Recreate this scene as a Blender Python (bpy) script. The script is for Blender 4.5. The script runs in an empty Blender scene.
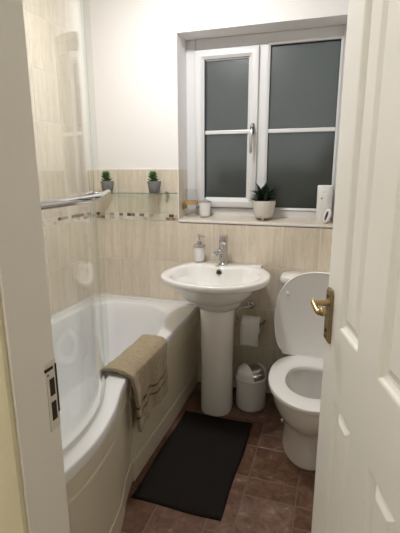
import bpy, bmesh, math, random
from mathutils import Vector, Matrix
import numpy as np
random.seed(7)
COL = bpy.context.scene.collection
SC = bpy.context.scene
PI = math.pi

# ------------------------------------------------------------------ materials
def mat_base(name):
    m = bpy.data.materials.new(name); m.use_nodes = True
    nt = m.node_tree
    return m, nt, nt.nodes['Principled BSDF']

def simple(name, col, rough=0.5, metal=0.0, bump=0.0, bscale=80, var=0.0, vscale=6, coat=0.0, spec=0.5, stretch=None):
    m, nt, p = mat_base(name)
    p.inputs['Base Color'].default_value = (*col, 1)
    p.inputs['Roughness'].default_value = rough
    p.inputs['Metallic'].default_value = metal
    p.inputs['Specular IOR Level'].default_value = spec
    p.inputs['Coat Weight'].default_value = coat
    p.inputs['Coat Roughness'].default_value = 0.08
    tc = nt.nodes.new('ShaderNodeTexCoord')
    src = tc.outputs['Object']
    if stretch:
        mp = nt.nodes.new('ShaderNodeMapping'); mp.inputs['Scale'].default_value = stretch
        nt.links.new(src, mp.inputs['Vector']); src = mp.outputs['Vector']
    if var:
        n = nt.nodes.new('ShaderNodeTexNoise'); n.inputs['Scale'].default_value = vscale
        n.inputs['Detail'].default_value = 4
        nt.links.new(src, n.inputs['Vector'])
        mx = nt.nodes.new('ShaderNodeMix'); mx.data_type = 'RGBA'
        mx.inputs[6].default_value = (*[c*(1-var) for c in col], 1)
        mx.inputs[7].default_value = (*[min(1, c*(1+var)) for c in col], 1)
        nt.links.new(n.outputs['Fac'], mx.inputs[0])
        nt.links.new(mx.outputs[2], p.inputs['Base Color'])
    if bump:
        n = nt.nodes.new('ShaderNodeTexNoise'); n.inputs['Scale'].default_value = bscale
        n.inputs['Detail'].default_value = 3
        nt.links.new(src, n.inputs['Vector'])
        b = nt.nodes.new('ShaderNodeBump'); b.inputs['Strength'].default_value = bump
        b.inputs['Distance'].default_value = 0.003
        nt.links.new(n.outputs['Fac'], b.inputs['Height'])
        nt.links.new(b.outputs['Normal'], p.inputs['Normal'])
    return m

def tile_material():
    """cream travertine-look ceramic: vertical streaks, each tile with its own shade"""
    m, nt, p = mat_base('travertine_tile')
    N, L = nt.nodes.new, nt.links.new
    at = N('ShaderNodeAttribute'); at.attribute_name = 'tone'
    tc = N('ShaderNodeTexCoord')
    off = N('ShaderNodeVectorMath'); off.operation = 'SCALE'
    off.inputs[0].default_value = (7.3, 5.1, 9.7); L(at.outputs['Fac'], off.inputs['Scale'])
    add = N('ShaderNodeVectorMath'); add.operation = 'ADD'
    L(tc.outputs['Object'], add.inputs[0]); L(off.outputs[0], add.inputs[1])
    mp = N('ShaderNodeMapping'); mp.inputs['Scale'].default_value = (26, 26, 2.2); L(add.outputs[0], mp.inputs['Vector'])
    n1 = N('ShaderNodeTexNoise'); n1.inputs['Scale'].default_value = 1.3; n1.inputs['Detail'].default_value = 5; n1.inputs['Roughness'].default_value = .62
    L(mp.outputs[0], n1.inputs['Vector'])
    mp2 = N('ShaderNodeMapping'); mp2.inputs['Scale'].default_value = (60, 60, 14); L(add.outputs[0], mp2.inputs['Vector'])
    n2 = N('ShaderNodeTexNoise'); n2.inputs['Scale'].default_value = 1.6; n2.inputs['Detail'].default_value = 4
    L(mp2.outputs[0], n2.inputs['Vector'])
    r = N('ShaderNodeValToRGB')
    e = r.color_ramp.elements
    e[0].position = .25; e[0].color = (.60, .52, .415, 1)
    e[1].position = .75; e[1].color = (.765, .695, .59, 1)
    k = r.color_ramp.elements.new(.5); k.color = (.705, .63, .52, 1)
    L(n1.outputs['Fac'], r.inputs['Fac'])
    r2 = N('ShaderNodeValToRGB')
    r2.color_ramp.elements[0].position = .34; r2.color_ramp.elements[0].color = (.88, .865, .84, 1)
    r2.color_ramp.elements[1].position = .55; r2.color_ramp.elements[1].color = (1, 1, 1, 1)
    L(n2.outputs['Fac'], r2.inputs['Fac'])
    mul = N('ShaderNodeMix'); mul.data_type = 'RGBA'; mul.blend_type = 'MULTIPLY'; mul.inputs[0].default_value = .6
    L(r.outputs[0], mul.inputs[6]); L(r2.outputs[0], mul.inputs[7])
    hsv = N('ShaderNodeHueSaturation')
    mr = N('ShaderNodeMapRange'); mr.inputs['To Min'].default_value = .93; mr.inputs['To Max'].default_value = 1.06
    L(at.outputs['Fac'], mr.inputs['Value']); L(mr.outputs[0], hsv.inputs['Value']); L(mul.outputs[2], hsv.inputs['Color'])
    L(hsv.outputs[0], p.inputs['Base Color'])
    p.inputs['Roughness'].default_value = .33
    b = N('ShaderNodeBump'); b.inputs['Strength'].default_value = .12; b.inputs['Distance'].default_value = .002
    L(n2.outputs['Fac'], b.inputs['Height']); L(b.outputs[0], p.inputs['Normal'])
    return m

def mosaic_material():
    m, nt, p = mat_base('mosaic_glass_stone')
    N, L = nt.nodes.new, nt.links.new
    at = N('ShaderNodeAttribute'); at.attribute_name = 'tone'
    r = N('ShaderNodeValToRGB'); r.color_ramp.interpolation = 'CONSTANT'
    cols = [(0, (.12, .078, .04)), (.2, (.29, .20, .115)), (.34, (.60, .51, .39)), (.52, (.72, .65, .55)), (.7, (.46, .375, .27)), (.84, (.78, .74, .67))]
    e = r.color_ramp.elements
    e[0].position = 0; e[0].color = (*cols[0][1], 1); e[1].position = cols[1][0]; e[1].color = (*cols[1][1], 1)
    for pos, c in cols[2:]:
        k = e.new(pos); k.color = (*c, 1)
    L(at.outputs['Fac'], r.inputs['Fac'])
    tc = N('ShaderNodeTexCoord'); n = N('ShaderNodeTexNoise'); n.inputs['Scale'].default_value = 60
    L(tc.outputs['Object'], n.inputs['Vector'])
    mx = N('ShaderNodeMix'); mx.data_type = 'RGBA'; mx.blend_type = 'OVERLAY'; mx.inputs[0].default_value = .35
    L(r.outputs[0], mx.inputs[6]); L(n.outputs['Fac'], mx.inputs[7])
    L(mx.outputs[2], p.inputs['Base Color']); p.inputs['Roughness'].default_value = .25
    return m

def floor_material():
    m, nt, p = mat_base('stone_effect_vinyl')
    N, L = nt.nodes.new, nt.links.new
    at = N('ShaderNodeAttribute'); at.attribute_name = 'tone'
    tc = N('ShaderNodeTexCoord')
    off = N('ShaderNodeVectorMath'); off.operation = 'SCALE'; off.inputs[0].default_value = (13, 7, 5); L(at.outputs['Fac'], off.inputs['Scale'])
    add = N('ShaderNodeVectorMath'); add.operation = 'ADD'; L(tc.outputs['Object'], add.inputs[0]); L(off.outputs[0], add.inputs[1])
    n = N('ShaderNodeTexNoise'); n.inputs['Scale'].default_value = 19; n.inputs['Detail'].default_value = 9; n.inputs['Roughness'].default_value = .74
    n.inputs['Distortion'].default_value = .6
    L(add.outputs[0], n.inputs['Vector'])
    r = N('ShaderNodeValToRGB'); e = r.color_ramp.elements
    e[0].position = .30; e[0].color = (.055, .024, .015, 1)
    e[1].position = .74; e[1].color = (.42, .29, .21, 1)
    k = e.new(.47); k.color = (.125, .055, .033, 1)
    k = e.new(.60); k.color = (.175, .098, .066, 1)
    L(n.outputs['Fac'], r.inputs['Fac'])
    hsv = N('ShaderNodeHueSaturation'); mr = N('ShaderNodeMapRange'); mr.inputs['To Min'].default_value = .6; mr.inputs['To Max'].default_value = 1.3
    L(at.outputs['Fac'], mr.inputs['Value']); L(mr.outputs[0], hsv.inputs['Value'])
    mr2 = N('ShaderNodeMapRange'); mr2.inputs['To Min'].default_value = 1.15; mr2.inputs['To Max'].default_value = .8
    L(at.outputs['Fac'], mr2.inputs['Value']); L(mr2.outputs[0], hsv.inputs['Saturation'])
    L(r.outputs[0], hsv.inputs['Color']); L(hsv.outputs[0], p.inputs['Base Color'])
    p.inputs['Roughness'].default_value = .42
    b = N('ShaderNodeBump'); b.inputs['Strength'].default_value = .35; b.inputs['Distance'].default_value = .003
    L(n.outputs['Fac'], b.inputs['Height']); L(b.outputs[0], p.inputs['Normal'])
    return m

def clear_glass(name, tint, refl=1.0):
    """thin architectural glass: tinted transparency with a Fresnel reflection"""
    m = bpy.data.materials.new(name); m.use_nodes = True
    nt = m.node_tree; nt.nodes.clear(); N, L = nt.nodes.new, nt.links.new
    o = N('ShaderNodeOutputMaterial'); t = N('ShaderNodeBsdfTransparent'); g = N('ShaderNodeBsdfGlossy')
    t.inputs['Color'].default_value = (*tint, 1); g.inputs['Roughness'].default_value = .015
    g.inputs['Color'].default_value = (refl, refl, refl, 1)
    f = N('ShaderNodeFresnel'); geo = N('ShaderNodeNewGeometry')   # same reflectance from either side of the sheet
    io = N('ShaderNodeMapRange'); io.inputs['To Min'].default_value = 1.45; io.inputs['To Max'].default_value = 1/1.45
    L(geo.outputs['Backfacing'], io.inputs['Value']); L(io.outputs[0], f.inputs['IOR'])
    mx = N('ShaderNodeMixShader'); L(f.outputs[0], mx.inputs[0]); L(t.outputs[0], mx.inputs[1]); L(g.outputs[0], mx.inputs[2])
    L(mx.outputs[0], o.inputs[0])
    return m

def frosted_pane():
    m, nt, p = mat_base('obscured_window_glass')
    N, L = nt.nodes.new, nt.links.new
    p.inputs['Base Color'].default_value = (.50, .54, .53, 1)
    p.inputs['Roughness'].default_value = .26
    p.inputs['Transmission Weight'].default_value = .93
    p.inputs['IOR'].default_value = 1.45
    tc = N('ShaderNodeTexCoord'); n = N('ShaderNodeTexNoise'); n.inputs['Scale'].default_value = 160; n.inputs['Detail'].default_value = 2
    L(tc.outputs['Object'], n.inputs['Vector'])
    b = N('ShaderNodeBump'); b.inputs['Strength'].default_value = .25; b.inputs['Distance'].default_value = .002
    L(n.outputs['Fac'], b.inputs['Height']); L(b.outputs[0], p.inputs['Normal'])
    return m

def towel_material():
    m, nt, p = mat_base('beige_terry')
    N, L = nt.nodes.new, nt.links.new
    at = N('ShaderNodeAttribute'); at.attribute_name = 'tone'      # 1 on the woven stripes
    tc = N('ShaderNodeTexCoord'); n = N('ShaderNodeTexNoise'); n.inputs['Scale'].default_value = 210; n.inputs['Detail'].default_value = 2
    L(tc.outputs['Object'], n.inputs['Vector'])
    mx = N('ShaderNodeMix'); mx.data_type = 'RGBA'
    mx.inputs[6].default_value = (.22, .172, .108, 1); mx.inputs[7].default_value = (.47, .385, .255, 1)
    L(n.outputs['Fac'], mx.inputs[0])
    gt = N('ShaderNodeMath'); gt.operation = 'GREATER_THAN'; gt.inputs[1].default_value = .5; L(at.outputs['Fac'], gt.inputs[0])
    m2 = N('ShaderNodeMix'); m2.data_type = 'RGBA'; m2.inputs[7].default_value = (.075, .048, .035, 1)
    L(gt.outputs[0], m2.inputs[0]); L(mx.outputs[2], m2.inputs[6]); L(m2.outputs[2], p.inputs['Base Color'])
    p.inputs['Roughness'].default_value = .95; p.inputs['Specular IOR Level'].default_value = .1
    p.inputs['Sheen Weight'].default_value = .25
    b = N('ShaderNodeBump'); b.inputs['Strength'].default_value = .9; b.inputs['Distance'].default_value = .004
    L(n.outputs['Fac'], b.inputs['Height']); L(b.outputs[0], p.inputs['Normal'])
    return m

def emission(name, col, s):
    m, nt, p = mat_base(name)
    p.inputs['Base Color'].default_value = (.8, .8, .8, 1)
    p.inputs['Emission Color'].default_value = (*col, 1); p.inputs['Emission Strength'].default_value = s
    return m

M = dict(
    paint=simple('white_wall_paint', (.79, .782, .78), .75, bump=.06, bscale=300, var=.01),
    ceil=simple('ceiling_paint', (.80, .79, .77), .85, bump=.05, bscale=200),
    hallpaint=simple('cream_hall_paint', (.76, .74, .68), .7, bump=.05, bscale=250, var=.02),
    gloss=simple('cream_gloss_paint', (.78, .755, .71), .35, bump=.05, bscale=60, var=.015, vscale=9),
    door=simple('white_satin_door_paint', (.86, .845, .80), .36, bump=.10, bscale=14, stretch=(14, 14, 1.2)),
    cream=simple('cream_architrave_paint', (.78, .72, .52), .4, bump=.05, bscale=60),
    tile=tile_material(), grout=simple('pale_grout', (.74, .71, .65), .9, bump=.2, bscale=300),
    mosaic=mosaic_material(), trim=simple('white_tile_trim', (.80, .78, .73), .35),
    silltile=simple('cream_sill_tile', (.58, .52, .44), .3, var=.08, vscale=14),
    floor=floor_material(), fgrout=simple('floor_joint', (.17, .125, .095), .8, bump=.3, bscale=200),
    acrylic=simple('white_bath_acrylic', (.77, .775, .78), .16, coat=.3),
    panel=simple('ivory_bath_panel', (.68, .635, .515), .3, bump=.03, bscale=8),
    ceramic=simple('white_ceramic', (.80, .79, .77), .12, coat=.5),
    seat=simple('white_seat_plastic', (.78, .775, .765), .22),
    plastic=simple('white_plastic', (.78, .775, .76), .32),
    upvc=simple('white_upvc', (.67, .675, .685), .28),
    gasket=simple('black_gasket', (.02, .022, .022), .6),
    chrome=simple('chrome', (.55, .55, .56), .08, metal=1),
    satin=simple('satin_steel', (.55, .55, .55), .3, metal=1),
    strike=simple('paint_spotted_plate', (.66, .62, .56), .35, var=.12, vscale=90),
    brass=simple('antique_brass', (.43, .32, .15), .28, metal=1, var=.25, vscale=30),
    brassdk=simple('dark_aged_brass', (.30, .225, .12), .38, metal=1, var=.3, vscale=30),
    wood=simple('bamboo', (.48, .30, .13), .45, var=.3, vscale=30, stretch=(1, 6, 6)),
    black=simple('black_plastic', (.02, .02, .02), .35), hole=simple('dark_recess', (.03, .022, .015), .9),
    screen=clear_glass('clear_screen_glass', (.955, .968, .962)), edge=clear_glass('green_glass_edge', (.88, .92, .905)),
    seal=clear_glass('clear_plastic_seal', (.95, .965, .955)),
    shelf=clear_glass('shelf_glass', (.78, .87, .83)), tumbler=clear_glass('tumbler_glass', (.96, .97, .97)),
    pane=frosted_pane(), towel=towel_material(),
    mat=simple('charcoal_chenille', (.0145, .012, .011), .95, bump=1.0, bscale=240, var=.4, vscale=160, spec=.15),
    concrete=simple('grey_concrete', (.20, .20, .20), .8, bump=.5, bscale=150, var=.3, vscale=40),
    succ=simple('succulent_green', (.035, .10, .028), .5, var=.4, vscale=60),
    leaf=simple('dark_leaf', (.012, .028, .014), .45, var=.5, vscale=40),
    soil=simple('soil', (.05, .035, .02), .95, bump=1, bscale=200),
    pot=simple('ivory_ceramic_pot', (.66, .63, .57), .45, bump=.2, bscale=90),
    paper=simple('toilet_paper', (.76, .75, .73), .95, bump=.3, bscale=220), card=simple('cardboard_core', (.30, .22, .14), .9),
    purple=simple('dark_purple_slot', (.06, .03, .06), .4), grey=simple('grey_button', (.45, .45, .45), .4),
    lino=simple('hall_carpet', (.25, .20, .14), .95, bump=.8, bscale=300, var=.2, vscale=100),
    hedge=simple('night_hedge', (.035, .05, .02), .8, var=.6, vscale=9),
    lamp=emission('lamp_opal', (1.0, .98, .955), 101.0), hlamp=emission('hall_lamp_opal', (1.0, .95, .86), 76.0),
)

# ------------------------------------------------------------------ mesh helpers
WORLD = {}                                   # object name -> world matrix

class MB:
    def __init__(s): s.v = []; s.f = []; s.t = []; s.m = []
    def add(s, vs, fs, tone=0.0, mi=0):
        o = len(s.v); s.v += [tuple(v) for v in vs]
        for f in fs:
            s.f.append([i+o for i in f]); s.t.append(tone); s.m.append(mi)
    def box(s, a, b, tone=0.0, mi=0):
        (x0, y0, z0), (x1, y1, z1) = a, b
        x0, x1 = min(x0, x1), max(x0, x1); y0, y1 = min(y0, y1), max(y0, y1); z0, z1 = min(z0, z1), max(z0, z1)
        s.add([(x0, y0, z0), (x1, y0, z0), (x1, y1, z0), (x0, y1, z0), (x0, y0, z1), (x1, y0, z1), (x1, y1, z1), (x0, y1, z1)],
              [(0, 3, 2, 1), (4, 5, 6, 7), (0, 1, 5, 4), (1, 2, 6, 5), (2, 3, 7, 6), (3, 0, 4, 7)], tone, mi)
    def tbox(s, a, b, T, tone=0.0, mi=0):
        n = len(s.v); s.box(a, b, tone, mi)
        for i in range(n, len(s.v)): s.v[i] = tuple(T(*s.v[i]))
    def loft(s, loops, cap0=False, cap1=False, closed=True, mi=0, tone=0.0, wrap=False):
        n = len(loops[0]); o = len(s.v)
        for l in loops: s.v += [tuple(p) for p in l]
        K = len(loops)
        for j in range(K if wrap else K-1):
            for i in range(n if closed else n-1):
                a = o+j*n+i; b = o+j*n+(i+1) % n; jn = (j+1) % K
                s.f.append([a, b, o+jn*n+(i+1) % n, o+jn*n+i]); s.t.append(tone); s.m.append(mi)
        if cap0: s.f.append([o+i for i in range(n)][::-1]); s.t.append(tone); s.m.append(mi)
        if cap1: s.f.append([o+(K-1)*n+i for i in range(n)]); s.t.append(tone); s.m.append(mi)
    def lathe(s, prof, c, n=32, axis='z', cap0=True, cap1=True, mi=0, sx=1, sy=1):
        loops = []
        for r, h in prof:
            l = []
            for i in range(n):
                a = 2*PI*i/n; u, w = r*math.cos(a)*sx, r*math.sin(a)*sy
                l.append({'z': (c[0]+u, c[1]+w, c[2]+h), 'y': (c[0]+u, c[1]+h, c[2]-w), 'x': (c[0]+h, c[1]+u, c[2]+w)}[axis])
            loops.append(l)
        s.loft(loops, cap0, cap1, mi=mi)
    def tube(s, path, r, n=12, caps=True, mi=0):
        P = [Vector(p) for p in path]; loops = []
        up = None
        for i, p in enumerate(P):
            t = (P[min(i+1, len(P)-1)]-P[max(i-1, 0)]).normalized()
            if up is None:
                up = Vector((0, 0, 1)) if abs(t.z) < .9 else Vector((1, 0, 0))
            u = (up-t*up.dot(t)).normalized(); w = t.cross(u); up = u
            rr = r[i] if isinstance(r, (list, tuple)) else r
            loops.append([p+u*rr*math.cos(2*PI*k/n)+w*rr*math.sin(2*PI*k/n) for k in range(n)])
        s.loft(loops, caps, caps, mi=mi)
    def sweep(s, path2d, prof, closed=False, cap=True, mi=0):
        """prof: (offset along the left normal, z) closed loop, swept along a plan path"""
        P = [Vector((p[0], p[1])) for p in path2d]; loops = []; n = len(P)
        for i in range(n):
            t = (P[(i+1) % n if closed else min(i+1, n-1)]-P[(i-1) % n if closed else max(i-1, 0)]).normalized()
            nr = Vector((-t.y, t.x))
            loops.append([(P[i].x+nr.x*o, P[i].y+nr.y*o, z) for o, z in prof])
        s.loft(loops, cap and not closed, cap and not closed, mi=mi, wrap=closed)
    def build(s, name, mats, parent=None, smooth=None, bevel=0.0, subsurf=0, segs=2, fix=True):
        me = bpy.data.meshes.new(name)
        vs = [Vector(v) for v in s.v]
        if parent is not None:
            inv = WORLD.get(parent.name, Matrix()).inverted(); vs = [inv @ v for v in vs]
        me.from_pydata([tuple(v) for v in vs], [], s.f)
        mats = mats if isinstance(mats, (list, tuple)) else [mats]
        for m in mats: me.materials.append(m)
        for p, mi in zip(me.polygons, s.m): p.material_index = mi
        if any(s.t):
            a = me.attributes.new('tone', 'FLOAT', 'FACE')
            for i, t in enumerate(s.t): a.data[i].value = t
        if fix:
            bm = bmesh.new(); bm.from_mesh(me)
            bmesh.ops.recalc_face_normals(bm, faces=bm.faces); bm.to_mesh(me); bm.free()
        if smooth is not None:
            for p in me.polygons: p.use_smooth = True
            me.set_sharp_from_angle(angle=math.radians(smooth))
        ob = bpy.data.objects.new(name, me); COL.objects.link(ob)
        if parent is not None:
            ob.parent = parent; WORLD[ob.name] = WORLD.get(parent.name, Matrix())
        else: WORLD[ob.name] = Matrix()
        if bevel:
            b = ob.modifiers.new('bevel', 'BEVEL'); b.width = bevel; b.segments = segs; b.limit_method = 'ANGLE'; b.angle_limit = math.radians(40)
            b.harden_normals = False
        if subsurf:
            q = ob.modifiers.new('sub', 'SUBSURF'); q.levels = subsurf; q.render_levels = subsurf
        return ob

def tag(o, label=None, cat=None, group=None, kind=None):
    if label: o['label'] = label
    if cat: o['category'] = cat
    if group: o['group'] = group
    if kind: o['kind'] = kind
    return o
def thing(name, loc, label, cat, group=None, kind=None):
    o = bpy.data.objects.new(name, None); COL.objects.link(o); o.location = loc
    o.empty_display_size = .05
    WORLD[o.name] = Matrix.Translation(Vector(loc))
    return tag(o, label, cat, group, kind)
def copy_thing(src, loc, label, group=None):
    r = src.copy(); COL.objects.link(r); r.location = loc; WORLD[r.name] = Matrix.Translation(Vector(loc))
    r['label'] = label
    if group: r['group'] = group
    for ch in src.children:
        c = ch.copy(); COL.objects.link(c); c.parent = r
        for g in ch.children:
            d = g.copy(); COL.objects.link(d); d.parent = c
    return r
def smoothpath(pts, n=8, closed=False):
    P = [Vector(p) for p in pts]; out = []; K = len(P)
    for i in range(K if closed else K-1):
        g = (lambda j: P[j % K]) if closed else (lambda j: P[max(0, min(K-1, j))])
        p0, p1, p2, p3 = g(i-1), g(i), g(i+1), g(i+2)
        for k in range(n):
            t = k/n
            out.append(.5*((2*p1)+(p2-p0)*t+(2*p0-5*p1+4*p2-p3)*t*t+(3*p1-p0-3*p2+p3)*t**3))
    if not closed: out.append(P[-1].copy())
    return out
def polar_loop(pts, c, n):
    """closed outline resampled at n equal angles about c (star-shaped)"""
    S = smoothpath([(p[0], p[1]) for p in pts], 12, True)
    ang = sorted((math.atan2(p.y-c[1], p.x-c[0]) % (2*PI), math.hypot(p.x-c[0], p.y-c[1])) for p in S)
    A = [a for a, r in ang]; R_ = [r for a, r in ang]
    A = [A[-1]-2*PI]+A+[A[0]+2*PI]; R_ = [R_[-1]]+R_+[R_[0]]
    out = []
    for i in range(n):
        a = 2*PI*i/n; r = float(np.interp(a, A, R_)); out.append((c[0]+r*math.cos(a), c[1]+r*math.sin(a)))
    return out
def ell(cx, cy, rx, ry, z, n, e=2.0):
    l = []
    for i in range(n):
        a = 2*PI*i/n; c, s = math.cos(a), math.sin(a)
        k = (abs(c)**e+abs(s)**e)**(-1/e)
        l.append((cx+rx*k*c, cy+ry*k*s, z))
    return l

# ------------------------------------------------------------------ dimensions
XR, ZC = 1.80, 2.40             # right wall, ceiling
YN, YH = -1.836, -1.916         # doorway wall, bathroom face and hall face
XJ, XH = 1.087, 1.651           # doorway left and right
WX0, WX1, WZ0, WZ1 = .601, 1.502, 1.045, 2.078
TT = 1.348                      # top of the tiled dado

# ------------------------------------------------------------------ setting
def structure(name, mb, m, **k): return tag(mb.build(name, m, **k), kind='structure')
b = MB(); Y0, Y1 = .006, .30
b.box((-.12, Y0, -.02), (WX0, Y1, ZC)); b.box((WX1, Y0, -.02), (XR+.12, Y1, ZC))
b.box((WX0, Y0, -.02), (WX1, Y1, WZ0-.012)); b.box((WX0, Y0, WZ1), (WX1, Y1, ZC))
wall_back = structure('wall_back', b, M['paint'])
b = MB(); b.box((-.12, YH, -.02), (-.006, Y0, ZC)); wall_left = structure('wall_left', b, M['paint'])
b = MB(); b.box((XR+.006, YH, -.02), (XR+.12, Y0, ZC)); wall_right = structure('wall_right', b, M['paint'])
b = MB(); b.box((-.006, YH, -.02), (XJ-.03, YN, ZC)); b.box((XH+.03, YH, -.02), (XR+.006, YN, ZC)); b.box((XJ-.03, YH, 2.03), (XH+.03, YN, ZC))
wall_front = structure('wall_front', b, [M['paint']])
b = MB(); b.box((-.12, YH-1.9, ZC), (2.6, Y1, ZC+.1)); structure('ceiling', b, M['ceil'])

def tiled(name, parent, mapf, us, zs, holes=(), thick=.006):
    b = MB(); g = .0016
    for i in range(len(us)-1):
        for j in range(len(zs)-1):
            u0, u1, z0, z1 = us[i], us[i+1], zs[j], zs[j+1]
            if any(u0 >= h[0]-1e-4 and u1 <= h[1]+1e-4 and z0 >= h[2]-1e-4 and z1 <= h[3]+1e-4 for h in holes): continue
            t = .05+.95*random.random(); e = .0012
            vs = [mapf(u0+g, z0+g, thick-.0), mapf(u1-g, z0+g, thick), mapf(u1-g, z1-g, thick), mapf(u0+g, z1-g, thick)]
            fr = [mapf(u0+g+e, z0+g+e, 0), mapf(u1-g-e, z0+g+e, 0), mapf(u1-g-e, z1-g-e, 0), mapf(u0+g+e, z1-g-e, 0)]
            b.add(vs+fr, [(4, 5, 6, 7), (0, 1, 5, 4), (1, 2, 6, 5), (2, 3, 7, 6), (3, 0, 4, 7)], t)
            gb = [mapf(u0, z0, .0016), mapf(u1, z0, .0016), mapf(u1, z1, .0016), mapf(u0, z1, .0016)]
            b.add(gb, [(0, 1, 2, 3)], 0.01, 1)
    return b.build(name, [M['tile'], M['grout']], parent, fix=True)
def mosaic(name, parent, mapf, u0, u1, z0=1.0455, z1=1.0855):
    b = MB(); rng = random.Random(name); zc = (z0+z1)/2
    seq = [.6, .1, .4, .9, .1, .45, .75, .6, .28, .55, .9, .5]
    for row in range(2):
        u = u0; k = 0
        while u < u1-.002:
            w = min(rng.choice([.034, .034, .028]), u1-u); za, zb = (zc, z1) if row else (z0, zc)
            t = rng.choice([.05, .05, .25, .25, .4, .6, .6, .75, .9, .9]); g = .0011
            b.add([mapf(u+g, za+g, 0), mapf(u+w-g, za+g, 0), mapf(u+w-g, zb-g, 0), mapf(u+g, zb-g, 0)], [(0, 1, 2, 3)], t+.001)
            u += w
    q = [mapf(u0, z0-.002, .0014), mapf(u1, z0-.002, .0014), mapf(u1, z1+.002, .0014), mapf(u0, z1+.002, .0014)]
    b.add(q, [(0, 1, 2, 3)], .01, 1)
    return b.build(name, [M['mosaic'], M['grout']], parent)

low = [0, .043, .293, .543, .793, 1.043]
usb = [0, .192, .398, .601, .81, 1.016, 1.222, 1.428, 1.502, 1.634, XR]
mb_ = lambda u, z, d: (u, d, z)
tiled('wall_tiles', wall_back, mb_, usb, low)
tiled('wall_tiles', wall_back, mb_, usb, [1.0875, TT], holes=[(.601, 1.502, 0, 3)])
mosaic('mosaic_border', wall_back, mb_, 0, .601); mosaic('mosaic_border', wall_back, mb_, 1.502, XR)
ml_ = lambda u, z, d: (-d, -u, z)
usl = [0, .05]+[.05+.206*k for k in range(1, 9)]+[-YN]
tiled('wall_tiles', wall_left, ml_, usl, low); tiled('wall_tiles', wall_left, ml_, usl, [1.0875, TT, 1.598, 1.852, 2.104, ZC])
mosaic('mosaic_border', wall_left, ml_, 0, -YN)
mr_ = lambda u, z, d: (XR+d, -u, z)
tiled('wall_tiles', wall_right, mr_, usl, low); tiled('wall_tiles', wall_right, mr_, usl, [1.0875, TT]); mosaic('mosaic_border', wall_right, mr_, 0, -YN)
b = MB(); b.box((.0, -.0005, TT-.001), (.601, .008, TT+.006)); b.box((1.502, -.0005, TT-.001), (XR, .008, TT+.006))
b.box((.5965, -.001, WZ0), (.6035, .006, TT+.006))
b.build('tile_trim', M['trim'], wall_back, bevel=.001)
# tiled lower part of the window reveal
b = MB(); t_ = .35
b.add([(.602, 0, 1.048), (.602, .15, 1.048), (.602, .15, TT), (.602, 0, TT), (.6035, 0, 1.048), (.6035, .15, 1.048), (.6035, .15, TT), (.6035, 0, TT)],
      [(4, 5, 6, 7), (0, 4, 7, 3), (3, 7, 6, 2)], t_)
b.build('reveal_tile', M['tile'], wall_back)

# opus-pattern vinyl floor
U = .1085; FX0, FY0 = 1.204-12*U, -.53-14*U
def opus():
    nx, ny = 19, 26; g = [[0]*ny for _ in range(nx)]; out = []
    ix = lambda x: round((x-FX0)/U); iy = lambda y: round((y-FY0)/U)
    fixed = [(1.204, -.747, 2, 2), (1.204, -.855, 2, 1), (1.204, -1.072, 2, 2), (1.42, -.963, 1, 1), (1.42, -.855, 1, 2), (1.204, -.53, 2, 1), (1.1, -.747, 1, 2), (1.1, -.855, 1, 1), (1.1, -1.072, 1, 2)]
    def put(i, j, w, h):
        if i+w > nx or j+h > ny or i < 0 or j < 0: return False
        if any(g[a][c] for a in range(i, i+w) for c in range(j, j+h)): return False
        for a in range(i, i+w):
            for c in range(j, j+h): g[a][c] = 1
        out.append((i, j, w, h)); return True
    for x, y, w, h in fixed: put(ix(x), iy(y), w, h)
    rng = random.Random(5)
    for j in range(ny):
        for i in range(nx):
            if g[i][j]: continue
            opts = [(2, 2), (2, 2), (1, 2), (2, 1), (1, 1)]; rng.shuffle(opts)
            for w, h in opts+[(1, 1)]:
                if put(i, j, w, h): break
    return out
b = MB(); rng = random.Random(11)
b.box((-.12, -3.8, -.06), (2.6, .3, -.0012), .01, 1)
for i, j, w, h in opus():
    x0, y0, x1, y1 = FX0+i*U, FY0+j*U, FX0+(i+w)*U, FY0+(j+h)*U
    x0, x1, y0, y1 = max(x0, 0), min(x1, XR), max(y0, YH), min(y1, .005)
    if x1-x0 < .004 or y1-y0 < .004: continue
    g = .0022; e = .0018; t = .05+.95*rng.random()
    vs = [(x0+g, y0+g, -.0012), (x1-g, y0+g, -.0012), (x1-g, y1-g, -.0012), (x0+g, y1-g, -.0012),
          (x0+g+e, y0+g+e, 0), (x1-g-e, y0+g+e, 0), (x1-g-e, y1-g-e, 0), (x0+g+e, y1-g-e, 0)]
    b.add(vs, [(4, 5, 6, 7), (0, 1, 5, 4), (1, 2, 6, 5), (2, 3, 7, 6), (3, 0, 4, 7)], t)
b.add([(-.1, -3.7, .003), (2.5, -3.7, .003), (2.5, YH, .003), (-.1, YH, .003)], [(0, 1, 2, 3)], .01, 2)
structure('floor', b, [M['floor'], M['fgrout'], M['lino']])

# hall shell behind the doorway
b = MB(); b.box((.35, -3.75, 0), (.45, YH, ZC)); structure('wall_hall_left', b, M['hallpaint'])
b = MB(); b.box((2.2, -3.75, 0), (2.3, YH, ZC)); structure('wall_hall_right', b, M['hallpaint'])
b = MB(); b.box((.35, -3.8, 0), (2.3, -3.7, ZC)); structure('wall_hall_rear', b, M['hallpaint'])
b = MB(); b.box((.45, YH-.004, 0), (XJ-.03, YH, ZC)); b.box((XH+.03, YH-.004, 0), (2.2, YH, ZC)); b.box((XJ-.03, YH-.004, 2.03), (XH+.03, YH, ZC))
structure('wall_hall_doorway', b, M['hallpaint'])

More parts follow.
